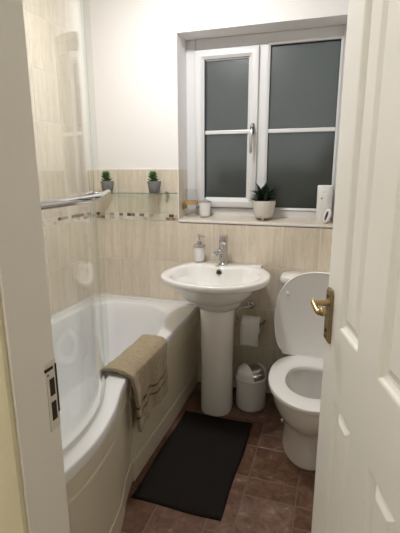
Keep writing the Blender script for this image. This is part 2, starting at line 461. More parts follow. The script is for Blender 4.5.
# door lining and architraves
b = MB()
b.box((XJ-.03, YH-.006, 0), (XJ, YN+.004, 2.0)); b.box((XH, YH-.006, 0), (XH+.03, YN+.004, 2.0)); b.box((XJ-.03, YH-.006, 2.0), (XH+.03, YN+.004, 2.03))
trim1 = structure('trim_1', b, M['gloss'], bevel=.002)
def architrave(x0, x1, zt, ydir, y0, name):
    b = MB(); d = ydir
    prof = [(0, 0), (.0, .010), (.012, .016), (.05, .018), (.066, .012), (.07, 0)]
    for xe, sg in ((x0, -1), (x1, 1)):
        loops = []
        for z in (0, zt):
            loops.append([(xe+sg*(u+.006), y0+d*h, z+(u if z else 0)) for u, h in prof])
        b.loft(loops, True, True)
    loops = []
    for xe, sg in ((x0, -1), (x1, 1)):
        loops.append([(xe+sg*(u+.006), y0+d*h, zt+u) for u, h in prof])
    b.loft(loops, True, True)
    return structure(name, b, M['cream' if ydir < 0 else 'gloss'], smooth=30)
architrave(XJ, XH, 2.006, -1, YH-.004, 'trim_2')
architrave(XJ, XH, 2.006, 1, YN, 'trim_3')
# strike plate let into the lining
b = MB(); ys = YN+.003; XP = XJ+.0012
b.box((XJ-.002, ys-.024, .940), (XP, ys, 1.058))
sp = tag(b.build('strike_plate', M['strike'], trim1, bevel=.0006), 'worn metal latch plate with two dark slots')
b = MB(); b.box((XJ, ys-.018, 1.0), (XP+.0008, ys-.007, 1.029)); b.box((XJ, ys-.018, .957), (XP+.0008, ys-.007, .989)); b.box((XJ, ys-.026, 1.044), (XP+.0008, ys-.008, 1.049)); b.box((XJ, ys-.003, .965), (XP+.0008, ys+.0005, 1.05))
b.box((XJ, ys-.022, 1.036), (XP+.0008, ys-.019, 1.039))
b.build('latch_slot', M['hole'], sp)

# ------------------------------------------------------------------ window
win = thing('window_1', (1.05, .15, WZ0), None, None, kind='structure')
YF = .15
b = MB(); fb = 1.083
b.box((WX0, YF, 1.05), (.660, YF+.06, WZ1)); b.box((1.474, YF, 1.05), (WX1, YF+.06, WZ1))
b.box((.660, YF, 2.022), (1.474, YF+.06, WZ1)); b.box((.660, YF, 1.05), (1.474, YF+.06, 1.118)); b.box((1.030, YF, 1.118), (1.088, YF+.06, 2.022))
b.build('window_frame', M['upvc'], win, bevel=.006)
b = MB(); b.box((.615, YF-.014, 1.05), (1.49, YF, 1.069)); b.build('frame_upstand', M['trim'], win, bevel=.003)
# opening casement, slightly proud
cx0, cx1, cz0, cz1 = .664, 1.036, 1.124, 2.014
b = MB(); YS = YF-.022
gx0, gx1, gz0, gz1 = .727, .987, 1.176, 1.959
prof = [(0, YF+.0), (0, YS+.004), (.006, YS), (.035, YS), (.052, YS+.014), (.058, YS+.02), (.058, YF+.03), (0, YF+.03)]
def rectframe(b, x0, x1, z0, z1, prof, k=None):
    loops = []
    for sx, sz, x, z in ((1, 1, x0, z0), (-1, 1, x1, z0), (-1, -1, x1, z1), (1, -1, x0, z1)):
        loops.append([(x+sx*u, y, z+sz*u) for u, y in prof])
    b.loft(loops, wrap=True)
rectframe(b, cx0, cx1, cz0, cz1, prof)
cas = b.build('casement', M['upvc'], win, smooth=35)
b = MB(); rectframe(b, gx0-.008, gx1+.008, gz0-.008, gz1+.008, [(0, YS+.012), (.006, YS+.013), (.006, YS+.03), (0, YS+.03)]); b.build('gasket', M['gasket'], cas)
b = MB(); b.box((gx0-.006, YS+.024, gz0-.006), (gx1+.006, YS+.042, gz1+.006)); b.build('pane', M['pane'], cas)
b = MB(); b.box((gx0-.004, YS+.010, 1.551), (gx1+.004, YS+.023, 1.573)); b.build('glazing_bar', M['upvc'], cas, bevel=.004)
b = MB(); b.box((1.004, YS-.012, 1.545), (1.022, YS, 1.604)); b.box((1.003, YS-.034, 1.556), (1.023, YS-.010, 1.592))
hd = b.build('window_handle', M['black'], cas, bevel=.004)
b = MB(); b.tube([(1.013, YS-.03, 1.572), (1.013, YS-.04, 1.55), (1.012, YS-.042, 1.50), (1.011, YS-.040, 1.45), (1.011, YS-.038, 1.437)], [.007, .009, .008, .008, .004], 10)
b.lathe([(.0, -.004), (.010, -.003), (.010, .003), (0, .004)], (1.013, YS-.035, 1.588), 16, 'y')
b.build('window_handle_lever', M['satin'], cas, smooth=40)
# fixed light
hx0, hx1, hz0, hz1 = 1.096, 1.464, 1.126, 2.012
b = MB(); rectframe(b, 1.086, 1.476, 1.116, 2.024, [(0, YF-.006), (.010, YF+.0), (.012, YF+.012), (.012, YF+.03), (0, YF+.03)]); b.build('glazing_bead', M['upvc'], win, smooth=35)
b = MB(); rectframe(b, hx0-.002, hx1+.002, hz0-.002, hz1+.002, [(0, YF+.008), (.005, YF+.009), (.005, YF+.03), (0, YF+.03)]); b.build('gasket', M['gasket'], win)
b = MB(); b.box((hx0-.002, YF+.018, hz0-.002), (hx1+.002, YF+.036, hz1+.002)); b.build('pane', M['pane'], win)
b = MB(); b.box((hx0, YF+.004, 1.551), (hx1, YF+.017, 1.573)); b.build('glazing_bar', M['upvc'], win, bevel=.004)
# tiled sill, falling slightly to the room
SZ0, SZ1 = 1.054, 1.074
def sill_z(y): return SZ0+(SZ1-SZ0)*(y/.15)
b = MB(); us = [.603, .74, .945, 1.15, 1.356, 1.502]
for i in range(len(us)-1):
    g = .0012
    b.add([(us[i]+g, .002, SZ0), (us[i+1]-g, .002, SZ0), (us[i+1]-g, .15, SZ1), (us[i]+g, .15, SZ1)], [(0, 1, 2, 3)], .1+.8*random.random())
b.add([(.603, .0, 1.035), (1.502, .0, 1.035), (1.502, .15, 1.035), (.603, .15, 1.035), (.603, .0, SZ0-.001), (1.502, .0, SZ0-.001), (1.502, .15, SZ1-.001), (.603, .15, SZ1-.001)],
      [(0, 3, 2, 1), (4, 5, 6, 7), (0, 1, 5, 4), (1, 2, 6, 5), (2, 3, 7, 6), (3, 0, 4, 7)], .01, 1)
b.build('window_sill', [M['silltile'], M['grout']], win)
b = MB(); b.box((.598, -.001, SZ0-.010), (1.502, .005, SZ0+.0008)); b.build('sill_trim', M['trim'], win, bevel=.001)

# outside, dim through the frosted panes
b = MB(); rng = random.Random(3)
for k in range(620):
    x = rng.uniform(-1.6, 3.6); z = rng.uniform(.0, 2.0); y = rng.uniform(1.5, 2.1); r = rng.uniform(.10, .2)
    if z > 1.36+.28*math.sin(x*1.5-1.2)+.18*math.sin(x*4): continue
    l = []
    for th, ph in ((0, 0),): pass
    n = 6
    rings = []
    for a in range(1, 4):
        rr = r*math.sin(PI*a/4)*rng.uniform(.8, 1.2); rings.append([(x+rr*math.cos(2*PI*i/n+a), y+rr*math.sin(2*PI*i/n+a), z+r*math.cos(PI*a/4)) for i in range(n)])
    b.loft(rings, True, True)
tag(b.build('garden_hedge', M['hedge']), 'dark blurred greenery outside behind the frosted window panes', 'hedge', kind='thing')

b = MB(); b.box((-6, .5, -.4), (8, 14, -.3)); structure('ground_outside', b, M['hedge'])

# ------------------------------------------------------------------ door (open inwards, hinged on the right jamb)
E0 = Vector((1.493, -1.304, 0)); DR = Vector((.276, -.961, 0)).normalized(); DN = Vector((DR.y, -DR.x, 0))   # DN points to -x
DW = .553
def D(s, z, n): 
    p = E0+DR*s+DN*n; return (p.x, p.y, z)
door = thing('door_1', tuple(E0+DR*DW), None, None, kind='structure')
b = MB(); zb, zt_ = .008, 1.985
rails = [(zb, .20), (.822, .996), (1.70, 1.79), (1.90, zt_)]
sx_ = [0, .107, .230, .333, .456, DW]
T = lambda s, n, z: D(s, z, n)
b.tbox((sx_[0], -.036, zb), (sx_[1], 0, zt_), T); b.tbox((sx_[4], -.036, zb), (sx_[5], 0, zt_), T); b.tbox((sx_[2], -.036, zb), (sx_[3], 0, zt_), T)
for z0, z1 in rails:
    b.tbox((sx_[1], -.036, z0), (sx_[2], 0, z1), T); b.tbox((sx_[3], -.036, z0), (sx_[4], 0, z1), T)
leaf = b.build('door_leaf', M['door'], door)
# raised and fielded panels, one mesh each
for pz0, pz1 in ((.20, .822), (.996, 1.70), (1.79, 1.90)):
    for ps0, ps1 in ((sx_[1], sx_[2]), (sx_[3], sx_[4])):
        b = MB()
        for sgn in (0, 1):
            loops = []
            for ins, dep in ((0, 0), (.004, -.0015), (.008, -.006), (.014, -.0095), (.020, -.010), (.036, -.0035), (.038, -.003)):
                d = dep if sgn == 0 else -.036-dep
                a0, a1, c0, c1 = ps0+ins, ps1-ins, pz0+ins, pz1-ins
                if c1-c0 < .004: c0 = c1 = (pz0+pz1)/2
                loops.append([D(a0, c0, d), D(a1, c0, d), D(a1, c1, d), D(a0, c1, d)])
            b.loft(loops, False, True)
        b.build('door_panel', M['door'], leaf)
# lever handle on a long brass back plate
def DH(s, n, z): return D(s, z, n)
b = MB(); loops = []
for n, ins in ((0, 0), (.005, 0), (.008, .003)):
    loops.append([D(.010+ins, 0.938+ins, n), D(.052-ins, 0.938+ins, n), D(.052-ins, 1.062-ins, n), D(.047-ins, 1.070-ins, n), D(.015+ins, 1.070-ins, n), D(.010+ins, 1.062-ins, n)])
b.loft(loops, True, True)
hp = tag(b.build('door_handle', M['brassdk'], door, smooth=30), 'brass lever handle on a long back plate')
b = MB(); zc = 1.034
b.tube([D(.031, zc, .006), D(.031, zc, .020), D(.031, zc, .034), D(.031, zc, .040)], [.0085, .0065, .0065, .009], 14)
path = smoothpath([D(.026, zc+.001, .040), D(.034, zc, .042), D(.046, zc-.003, .042), D(.057, zc-.007, .041), D(.066, zc-.010, .038), D(.071, zc-.009, .031)], 5)
b.tube(path, [.0085-.002*math.sin(PI*i/(len(path)-1)) for i in range(len(path))], 12)
b.lathe([(0, -.010), (.006, -.009), (.0095, -.004), (.0095, .004), (.006, .009), (0, .010)], D(.071, zc-.008, .030), 14, 'z')
b.build('lever', M['brass'], hp, smooth=50)
b = MB(); b.tube([D(.031, .965, .0075), D(.031, .965, .010)], .004, 10); b.tube([D(.031, 1.052, .0075), D(.031, 1.052, .0095)], .003, 8); b.tube([D(.031, .948, .0075), D(.031, .948, .0095)], .003, 8)
b.build('plate_screw', M['hole'], hp)
# handle on the far face
b = MB(); b.tbox((.010, -.044, .925), (.052, -.036, 1.07), T); b.tube([D(.031, zc, -.044), D(.031, zc, -.09)], .007, 10); b.tube([D(.031, zc, -.088), D(.12, zc-.01, -.085)], .008, 10)
b.build('door_handle', M['brass'], door, smooth=40)
for zh in (.25, 1.75):
    b = MB(); b.tube([D(DW+.004, zh-.05, -.002), D(DW+.004, zh+.05, -.002)], .006, 10); b.build('hinge', M['brass'], door, smooth=40)

# ------------------------------------------------------------------ bath
RZ = .532
bath = thing('bathtub', (.40, -.9, 0), 'white bath with ivory panels and a bowed shower end along the tiled wall', 'bath')
OUT = [(.006, -.004), (.25, -.004), (.50, -.004), (.725, -.004), (.735, -.25), (.738, -.52), (.738, -.78), (.738, -.95), (.762, -1.06), (.807, -1.19), (.834, -1.32), (.839, -1.42), (.826, -1.54), (.792, -1.68), (.745, -1.83), (.50, -1.833), (.25, -1.833), (.006, -1.833), (.004, -1.4), (.004, -.9), (.004, -.45)]
INN = [(.13, -.15), (.28, -.105), (.45, -.112), (.58, -.20), (.645, -.36), (.667, -.54), (.655, -.75), (.650, -.92), (.672, -1.05), (.735, -1.18), (.762, -1.30), (.766, -1.40), (.752, -1.52), (.71, -1.65), (.62, -1.73), (.46, -1.765), (.26, -1.765), (.13, -1.73), (.072, -1.45), (.066, -.9), (.075, -.42)]
cen = (.37, -.92)
NB = 160
def resamp(pts):
    out = []
    for p in smoothpath(pts, 8, True): out.append((p.x, p.y))
    return out
def outer_loop():
    pts = []
    K = len(OUT)
    for i in range(K):
        a, c = Vector(OUT[i]), Vector(OUT[(i+1) % K])
        curved = 6 <= i <= 13
        for k in range(8):
            t = k/8
            if curved:
                p0, p3 = Vector(OUT[i-1]), Vector(OUT[(i+2) % K]) if i < 13 else c
                q = .5*((2*a)+(c-p0)*t+(2*p0-5*a+4*c-p3)*t*t+(3*a-p0-3*c+p3)*t**3)
            else: q = a.lerp(c, t)
            pts.append((q.x, q.y))
    return pts
O = outer_loop(); I = resamp(INN)
def inset(loop, d):
    n = len(loop); out = []
    for i in range(n):
        t = (Vector(loop[(i+1) % n])-Vector(loop[i-1])).normalized(); nr = Vector((t.y, -t.x))   # clockwise outline -> inward
        out.append((loop[i][0]+nr.x*d, loop[i][1]+nr.y*d))
    return out
FL = [(cen[0]+(x-cen[0])*.70, cen[1]+.03+(y-cen[1])*.72) for x, y in I]
lerp = lambda A, B, t: [(a[0]+(c[0]-a[0])*t, a[1]+(c[1]-a[1])*t) for a, c in zip(A, B)]
b = MB(); z3 = lambda L, z: [(x, y, z) for x, y in L]
Oi = inset(O, .006)
loops = [z3(inset(O, .03), RZ-.040), z3(inset(O, .004), RZ-.042), z3(O, RZ-.040), z3(O, RZ-.007), z3(inset(O, .002), RZ-.002), z3(inset(O, .007), RZ)]
loops += [z3(lerp(inset(O, .010), I, .90), RZ-.0005), z3(lerp(inset(O, .010), I, .965), RZ-.002), z3(I, RZ-.007)]
for t, z in ((.03, RZ-.018), (.11, RZ-.06), (.25, RZ-.15), (.42, RZ-.27), (.55, RZ-.345), (.72, RZ-.39), (.88, RZ-.405), (1, RZ-.41)):
    loops.append(z3(lerp(I, FL, t), z))
b.loft(loops, False, True)
b.build('tub', M['acrylic'], bath, smooth=50)
b = MB(); b.box((.0008, -.001, RZ-.004), (.010, -1.834, RZ+.008)); b.box((.012, -.008, RZ-.004), (.735, -.0012, RZ+.008))
b.build('sealant_bead', M['acrylic'], bath, bevel=.003)
b = MB(); b.lathe([(0, .002), (.034, .002), (.036, .0), (.036, -.006)], (.36, -1.35, RZ-.405), 24); b.build('waste', M['chrome'], bath, smooth=40)
b = MB(); b.tube([(.33, -1.712, .42), (.33, -1.695, .42)], [.032, .03], 20); b.build('overflow', M['chrome'], bath, smooth=40)
PZ = [(0.0, 0), (0.0, .094), (-.006, .099), (-.006, .103), (0, .108), (0, .398), (-.006, .403), (-.006, .407), (.003, .414), (.004, .462), (.001, .480), (-.03, .480), (-.03, 0)]
prof = [(o, z) for o, z in PZ]
straight = [(.719, -.006), (.727, -.3), (.7285, -.6), (.728, -.93)]
b = MB(); b.sweep(straight, prof); b.build('front_panel', M['panel'], bath, smooth=25)
curve = [(p.x, p.y) for p in smoothpath([(.718, -.925), (.746, -1.035), (.794, -1.17), (.817, -1.31), (.821, -1.42), (.807, -1.54), (.773, -1.68), (.730, -1.82), (.725, -1.835)], 8)]
b = MB(); b.sweep(curve, prof); b.build('curved_panel', M['panel'], bath, smooth=25)

# curved glass screen
SP = [(.655, -1.005), (.695, -1.075), (.750, -1.19), (.778, -1.30), (.786, -1.40), (.776, -1.52), (.745, -1.66), (.705, -1.78), (.690, -1.832)]
scr = thing('bath_screen', (.75, -1.4, RZ), 'curved clear glass screen standing on the bowed end of the bath', 'shower screen')
SPs = [(p.x, p.y) for p in smoothpath(SP, 8)]
b = MB(); th = .003; zb, zt2 = RZ+.008, 2.0
b.sweep(SPs, [(-th, zb), (th, zb), (th, zt2), (-th, zt2)])
gl = b.build('glass_panel', [M['screen']], scr, smooth=30)
b = MB(); b.sweep(SPs[:2], [(-.0045, zb), (.0045, zb), (.0045, zt2), (-.0045, zt2)]); b.build('glass_edge', M['edge'], scr)
b = MB(); b.sweep([(.6555, -1.006), (.664, -.999), (.674, -.990)], [(-.0012, zb), (.0012, zb), (.0012, zt2), (-.0012, zt2)]); b.build('edge_seal', M['seal'], scr)
b = MB(); b.sweep(SPs, [(-.006, RZ), (.006, RZ), (.005, RZ+.012), (-.005, RZ+.012)]); b.build('bottom_seal', M['seal'], scr)
b = MB(); b.box((.675, YN+.001, RZ+.002), (.715, YN+.02, 2.0)); b.build('wall_channel', M['satin'], scr, bevel=.003)
b = MB(); RL = 1.268
rp = smoothpath([(.690, -.958, RL), (.735, -1.06, RL), (.790, -1.175, RL), (.828, -1.30, RL), (.842, -1.42, RL), (.838, -1.54, RL), (.808, -1.68, RL), (.775, -1.77, RL)], 6)
b.tube(rp, [.006]+[.0105]*(len(rp)-2)+[.006], 14)
rail = tag(b.build('towel_rail', M['chrome'], scr, smooth=50), 'curved chrome rail')
for (px, py), (gx, gy) in (((.752, -1.095), (.711, -1.105)), ((.825, -1.62), (.757, -1.62))):
    b = MB(); d = Vector((gx-px, gy-py, 0)); b.tube([(px, py, RL), (gx-.004, gy, RL)], .007, 12)
    e = d.normalized(); b.tube([(gx-e.x*.006, gy-e.y*.006, RL), (gx+e.x*.008, gy+e.y*.008, RL)], .013, 16)
    b.build('rail_bracket', M['chrome'], rail, smooth=40)

# ------------------------------------------------------------------ towel over the bath edge
def towel():
    NU, NV = 60, 90
    yA, yB = -.985, -.612
    b = MB(); rows = []
    tone = []
    lenv = .05+.115+.265
    rng = random.Random(2)
    for j in range(NV+1):
        v = j/NV*lenv; row = []
        for i in range(NU+1):
            u = i/NU; y = yA+(yB-yA)*u
            # rim edges at this y
            xi = .648+.004*math.sin(u*3); xo = .739 if y > -.94 else .739+(-.94-y)*.2
            fold = .006*math.sin(u*9.5+.6)+.003*math.sin(u*21+1.1)
            if v < .05:       # inside the bath
                x = xi-.018; z = RZ-.036+v*.9+.004
            elif v < .05+.115:
                t = (v-.05)/.115; x = xi-.018+t*(xo+.016-xi+.018)
                z = RZ+.014+.012*math.sin(PI*min(1, max(0, t)))**.5+.0015*math.sin(u*14+t*5)
                if t < .08: z -= (.08-t)*.06
                if t > .88: z -= (t-.88)**1.3*.12
            else:
                w = v-.165; x = xo+.020+fold*(min(1, w/.10))+.006*w/.25
                z = RZ+.009-w+.003-.004
                # the hang leans towards the straight side, hem slants a little
            row.append(None)
            hang = max(0, v-.165)
            yy = y+hang*(.10-.16*u)*.9 + .004*math.sin(v*30+u*3)
            slant = 1+.06*(u-.5)
            row[-1] = (x, yy, z if v < .165 else RZ+.010-hang*(.93+.06*(1-u)))
        rows.append(row)
    n = NU+1
    vs = [p for r in rows for p in r]; b.v = vs
    for j in range(NV):
        vmid = (j+.5)/NV*lenv-.165
        for i in range(NU):
            wob = .007*math.sin(i/NU*11+.4)+.004*math.sin(i/NU*25)
            s = 1.0 if (abs(vmid-.148-wob) < .0055 or abs(vmid-.190-wob) < .0055) else .02
            b.f.append([j*n+i, j*n+i+1, (j+1)*n+i+1, (j+1)*n+i]); b.t.append(s); b.m.append(0)
    o = b.build('towel', M['towel'], None, smooth=80)
    so = o.modifiers.new('thick', 'SOLIDIFY'); so.thickness = .015; so.offset = 0.0
    tx = bpy.data.textures.new('terry', 'CLOUDS'); tx.noise_scale = .016
    dm = o.modifiers.new('loops', 'DISPLACE'); dm.texture = tx; dm.strength = .006; dm.mid_level = .5
    return tag(o, 'beige terry towel with two dark stripes draped over the bath edge', 'towel')
towel()

# ------------------------------------------------------------------ wash basin
BZ = .815
sink = thing('wash_basin', (.914, -.24, 0), 'white pedestal wash basin with a chrome mixer tap under the window', 'sink')
BO = [(.705, -.004), (.80, -.003), (.918, -.002), (1.03, -.003), (1.115, -.004), (1.118, -.045), (1.122, -.085), (1.16, -.135), (1.192, -.21), (1.203, -.30), (1.185, -.395), (1.125, -.485), (1.03, -.545), (.925, -.562), (.82, -.548), (.725, -.50), (.658, -.425), (.634, -.33), (.640, -.24), (.668, -.13), (.695, -.05)]
BI = [(.678, -.31), (.695, -.195), (.755, -.115), (.83, -.118), (.905, -.150), (.98, -.122), (1.065, -.110), (1.135, -.185), (1.152, -.295), (1.122, -.405), (1.04, -.492), (.92, -.524), (.80, -.494), (.712, -.42)]
bc = (.914, -.29); n = 96
o1 = polar_loop(BO, bc, n); i1 = polar_loop(BI, bc, n)
sc_ = lambda L, k, c=bc, ky=None: [(c[0]+(x-c[0])*k, c[1]+(y-c[1])*(ky or k)) for x, y in L]
def clampy(L): return [(x, min(y, -.003)) for x, y in L]
el = lambda cx, cy, rx, ry: [(p[0], p[1]) for p in ell(cx, cy, rx, ry, 0, n)]
und1 = lerp(sc_(o1, .90), el(.922, -.27, .235, .225), .5); und2 = el(.93, -.27, .158, .172); und3 = el(.918, -.245, .104, .112)
loops = [z3(clampy(lerp(und3, el(.916, -.243, .085, .095), 1)), .612), z3(clampy(lerp(und3, el(.916, -.243, .089, .099), 1)), .621)]+[z3(clampy(lerp(sc_(o1, .93), und3, t)), z) for t, z in ((1, .622), (.96, .625), (.87, .641), (.76, .667), (.63, .702), (.5, .733), (.35, .757), (.2, .770), (.06, .776))]+[z3(clampy(sc_(o1, .96)), .778), z3(clampy(sc_(o1, .985)), .783), z3(clampy(o1), .793), z3(clampy(o1), .804), z3(clampy(sc_(o1, .993)), .812), z3(clampy(sc_(o1, .978)), BZ),
         z3(lerp(sc_(o1, .978), i1, .75), BZ-.001), z3(i1, BZ-.006), z3(sc_(i1, .97), BZ-.016)]
for k, z in ((.93, .775), (.85, .725), (.70, .688), (.48, .668), (.2, .661), (.09, .660)):
    loops.append(z3(sc_(i1, k, (.915, -.30)), z))
b = MB(); b.loft(loops, True, True); b.build('basin', M['ceramic'], sink, smooth=60)
b = MB()
pl_ = [ell(.914, -.243, .088, .100, 0, 48, 2.3), ell(.914, -.243, .090, .102, .02, 48, 2.3), ell(.914, -.243, .089, .101, .10, 48, 2.3), ell(.914, -.243, .0875, .100, .30, 48, 2.3), ell(.914, -.243, .0885, .101, .50, 48, 2.3), ell(.916, -.243, .0925, .104, .606, 48, 2.3), ell(.916, -.243, .090, .101, .612, 48, 2.3)]
b.loft(pl_, True, True); b.build('pedestal', M['ceramic'], sink, smooth=50)
b = MB(); b.lathe([(.013, 0), (.018, .003), (.018, .006), (.0125, .007), (.011, .002)], (.898, -.143, .787), 20, 'y', True, False)
for i in range(len(b.v)):
    x, y, z = b.v[i]; b.v[i] = (x, -.152-(y+.143)*1.0-(.787-z)*.3, z)
b.build('overflow', M['chrome'], sink, smooth=40)
b = MB(); b.tube([(.898, -.145, .786), (.898, -.162, .784)], .0135, 14); b.build('overflow_hole', M['hole'], sink)
b = MB(); b.lathe([(0, .004), (.02, .004), (.022, .0), (.022, -.002)], (.915, -.30, .661), 20); b.build('plug', M['chrome'], sink, smooth=40)
# mixer tap
tx_, ty_ = .900, -.075
b = MB(); b.lathe([(.029, 0), (.029, .007), (.0255, .010), (.0245, .012), (.0245, .112), (.0235, .114), (.0235, .118), (.0245, .120), (.0245, .165), (.0225, .170), (0, .171)], (tx_, ty_, BZ-.001), 28)
tap = tag(b.build('mixer_tap', M['chrome'], sink, smooth=40), 'chrome cylindrical mixer tap')
b = MB(); b.tube([(tx_-.006, ty_-.010, BZ+.072), (tx_-.016, ty_-.035, BZ+.078), (tx_-.028, ty_-.064, BZ+.076), (tx_-.033, ty_-.078, BZ+.066)], [.015, .0145, .0145, .0145], 16); b.build('spout', M['chrome'], tap, smooth=50)
b = MB(); b.tube([(tx_, ty_-.012, BZ+.150), (tx_-.002, ty_-.045, BZ+.160), (tx_-.003, ty_-.062, BZ+.166)], [.005, .0045, .005], 12); b.build('lever', M['chrome'], tap, smooth=50)

# soap dispenser on the basin ledge
sx0, sy0, sz0 = .750, -.058, BZ
soap = thing('soap_dispenser', (sx0, sy0, sz0), 'white soap dispenser with chrome pump on the basin ledge', 'soap dispenser')
b = MB(); b.lathe([(.0275, .010), (.0285, .02), (.033, .075), (.0345, .09), (.0335, .094), (.02, .097)], (sx0, sy0, sz0), 28); b.build('bottle', M['plastic'], soap, smooth=40)
b = MB(); b.lathe([(.030, 0), (.030, .010), (.0265, .012), (.0265, .016)], (sx0, sy0, sz0), 28); b.build('base_ring', M['satin'], soap, smooth=40)
b = MB(); b.lathe([(.036, .092), (.0365, .100), (.033, .106), (.015, .112), (.0145, .124), (.008, .127), (.0045, .129), (.0045, .150), (.010, .152), (.011, .160), (.006, .164), (0, .165)], (sx0, sy0, sz0), 24)
b.tube([(sx0, sy0, sz0+.156), (sx0+.02, sy0-.006, sz0+.158), (sx0+.036, sy0-.010, sz0+.152)], [.006, .0045, .004], 10)
b.build('pump', M['chrome'], soap, smooth=40)

# ------------------------------------------------------------------ toilet
TX = 1.452; TZ = .388
wc = thing('toilet', (TX, -.40, 0), 'white toilet with raised lid between the bin and the open door', 'toilet')
def egg(cx, yb, yf, hw, z, n=64, pw=2.0, wide=.45):
    """egg outline: widest at `wide` of the way from back to front"""
    l = []; ym = yb+(yf-yb)*wide
    for i in range(n):
        a = 2*PI*i/n; c, s = math.cos(a), math.sin(a)
        ry = (yb-ym) if s > 0 else (ym-yf)
        e = 2.6 if s > 0 else pw
        k = (abs(c)**e+abs(s)**e)**(-1/e)
        l.append((cx+hw*k*c, ym+ry*k*s, z))
    return l
b = MB()
pan = [egg(TX, -.17, -.622, .141, 0), egg(TX, -.17, -.624, .142, .012), egg(TX, -.17, -.615, .137, .06), egg(TX, -.17, -.612, .135, .14), egg(TX, -.17, -.622, .137, .18), egg(TX, -.17, -.66, .150, .205), egg(TX, -.17, -.705, .172, .24), egg(TX, -.17, -.735, .188, .285), egg(TX, -.17, -.746, .196, .335), egg(TX, -.17, -.748, .198, .355), egg(TX, -.172, -.746, .196, .362),
       egg(TX, -.25, -.69, .135, .362), egg(TX, -.27, -.675, .125, .35), egg(TX, -.28, -.65, .115, .28), egg(TX, -.30, -.60, .085, .20), egg(TX, -.33, -.55, .05, .165), egg(TX, -.36, -.50, .02, .16)]
b.loft(pan, True, True); b.box((TX-.10, -.012, .02), (TX+.10, -.19, .36))
b.build('pan', M['ceramic'], wc, smooth=50)
b = MB(); 
so_ = [egg(TX, -.225, -.757, .210, TZ-.022), egg(TX, -.222, -.760, .212, TZ-.014), egg(TX, -.225, -.757, .209, TZ-.003), egg(TX, -.232, -.75, .202, TZ),
       egg(TX, -.345, -.665, .136, TZ, wide=.5), egg(TX, -.352, -.657, .128, TZ-.004, wide=.5), egg(TX, -.354, -.655, .126, TZ-.014, wide=.5), egg(TX, -.352, -.657, .128, TZ-.022, wide=.5)]
b.loft(so_, wrap=True); b.build('seat', M['seat'], wc, smooth=50)
# raised lid
def lidpt(u, v, n):   # v along the lid from the hinge, n thickness towards the room
    ang = math.radians(3.0); y = -.232+math.sin(ang)*v; z = TZ-.004+math.cos(ang)*v
    return (TX+u, y-math.cos(ang)*n, z+math.sin(ang)*n)
lo = [(-.178, 0), (-.184, .02), (-.202, .04), (-.218, .09), (-.228, .17), (-.228, .23), (-.217, .305), (-.188, .370), (-.142, .420), (-.078, .450), (0, .458)]
lo = lo+[(-u, v) for u, v in lo[-2::-1]]
lo = [(p.x, p.y) for p in smoothpath(lo, 4)]
def lins(k): return [(u*k, .2+(v-.2)*k) for u, v in lo]
b = MB(); b.loft([[lidpt(u, v, .0) for u, v in lins(.985)], [lidpt(u, v, .004) for u, v in lo], [lidpt(u, v, .010) for u, v in lo], [lidpt(u, v, .015) for u, v in lins(.985)], [lidpt(u, v, .012) for u, v in lins(.95)]], True, True)
lid = b.build('lid', M['seat'], wc, smooth=40)
for su in (-1, 1):
    b = MB(); c = lidpt(su*.165, .335, .012); c2 = lidpt(su*.165, .335, .021); b.tube([c, c2], [.009, .007], 14); b.build('bumper', M['seat'], lid, smooth=40)
    b = MB(); b.tube([(TX+su*.10-.022, -.215, TZ), (TX+su*.10+.022, -.215, TZ)], .011, 12); b.build('hinge', M['seat'], wc, smooth=40)
    b = MB(); b.lathe([(.008, 0), (.008, .006), (.005, .011), (0, .012)], (TX+su*.134, -.50, .155), 14, 'x')
    for i in range(len(b.v)): 
        x, y, z = b.v[i]
        if su < 0: b.v[i] = (2*(TX-.134)-x+.004, y, z)
    b.build('bolt_cap', M['seat'], wc, smooth=50)
b = MB(); b.loft([ell(TX, -.095, .185, .080, .36, 48, 5), ell(TX, -.095, .195, .084, .50, 48, 5), ell(TX, -.095, .202, .088, .748, 48, 5)], True, True); cis = b.build('cistern', M['ceramic'], wc, smooth=40)
b = MB(); b.loft([ell(TX, -.097, .214, .092, .747, 48, 4), ell(TX, -.097, .219, .094, .757, 48, 4), ell(TX, -.097, .219, .094, .775, 48, 4), ell(TX, -.097, .213, .090, .786, 48, 4), ell(TX, -.097, .195, .078, .791, 48, 4)], True, True); cl = b.build('cistern_lid', M['ceramic'], wc, smooth=40)
b = MB(); b.lathe([(.024, 0), (.024, .004), (.021, .006), (0, .006)], (TX, -.097, .791), 20); b.build('flush_button', M['chrome'], cl, smooth=40)

# ------------------------------------------------------------------ bin
bx_, by_ = 1.098, -.165
bn = thing('bathroom_bin', (bx_, by_, 0), 'small white bin with a chrome swing flap beside the pedestal', 'bin')
b = MB(); b.lathe([(.079, 0), (.083, .004), (.085, .02), (.0875, .178), (.083, .182), (.07, .182)], (bx_, by_, 0), 40); b.build('bin_body', M['plastic'], bn, smooth=40)
b = MB(); b.lathe([(.088, .178), (.0905, .181), (.0905, .192), (.088, .195), (.082, .195)], (bx_, by_, 0), 40, cap0=True); b.build('rim', M['plastic'], bn, smooth=40)
az = math.radians(-52); fwd = Vector((math.cos(az), math.sin(az))); sid = Vector((-fwd.y, fwd.x))
def dome(u, v, k=1.0, lift=0.0):    # u across the flap, v along it (-1..1): half-barrel dome
    R0 = .0865
    w = math.sqrt(max(0, 1-u*u)); h = .068*math.sqrt(max(0, 1-(u*u*.75+v*v*(1-u*u*.75))))
    p = sid*(u*R0)+fwd*(v*w*R0*k); return (bx_+p.x, by_+p.y, .194+h+lift)
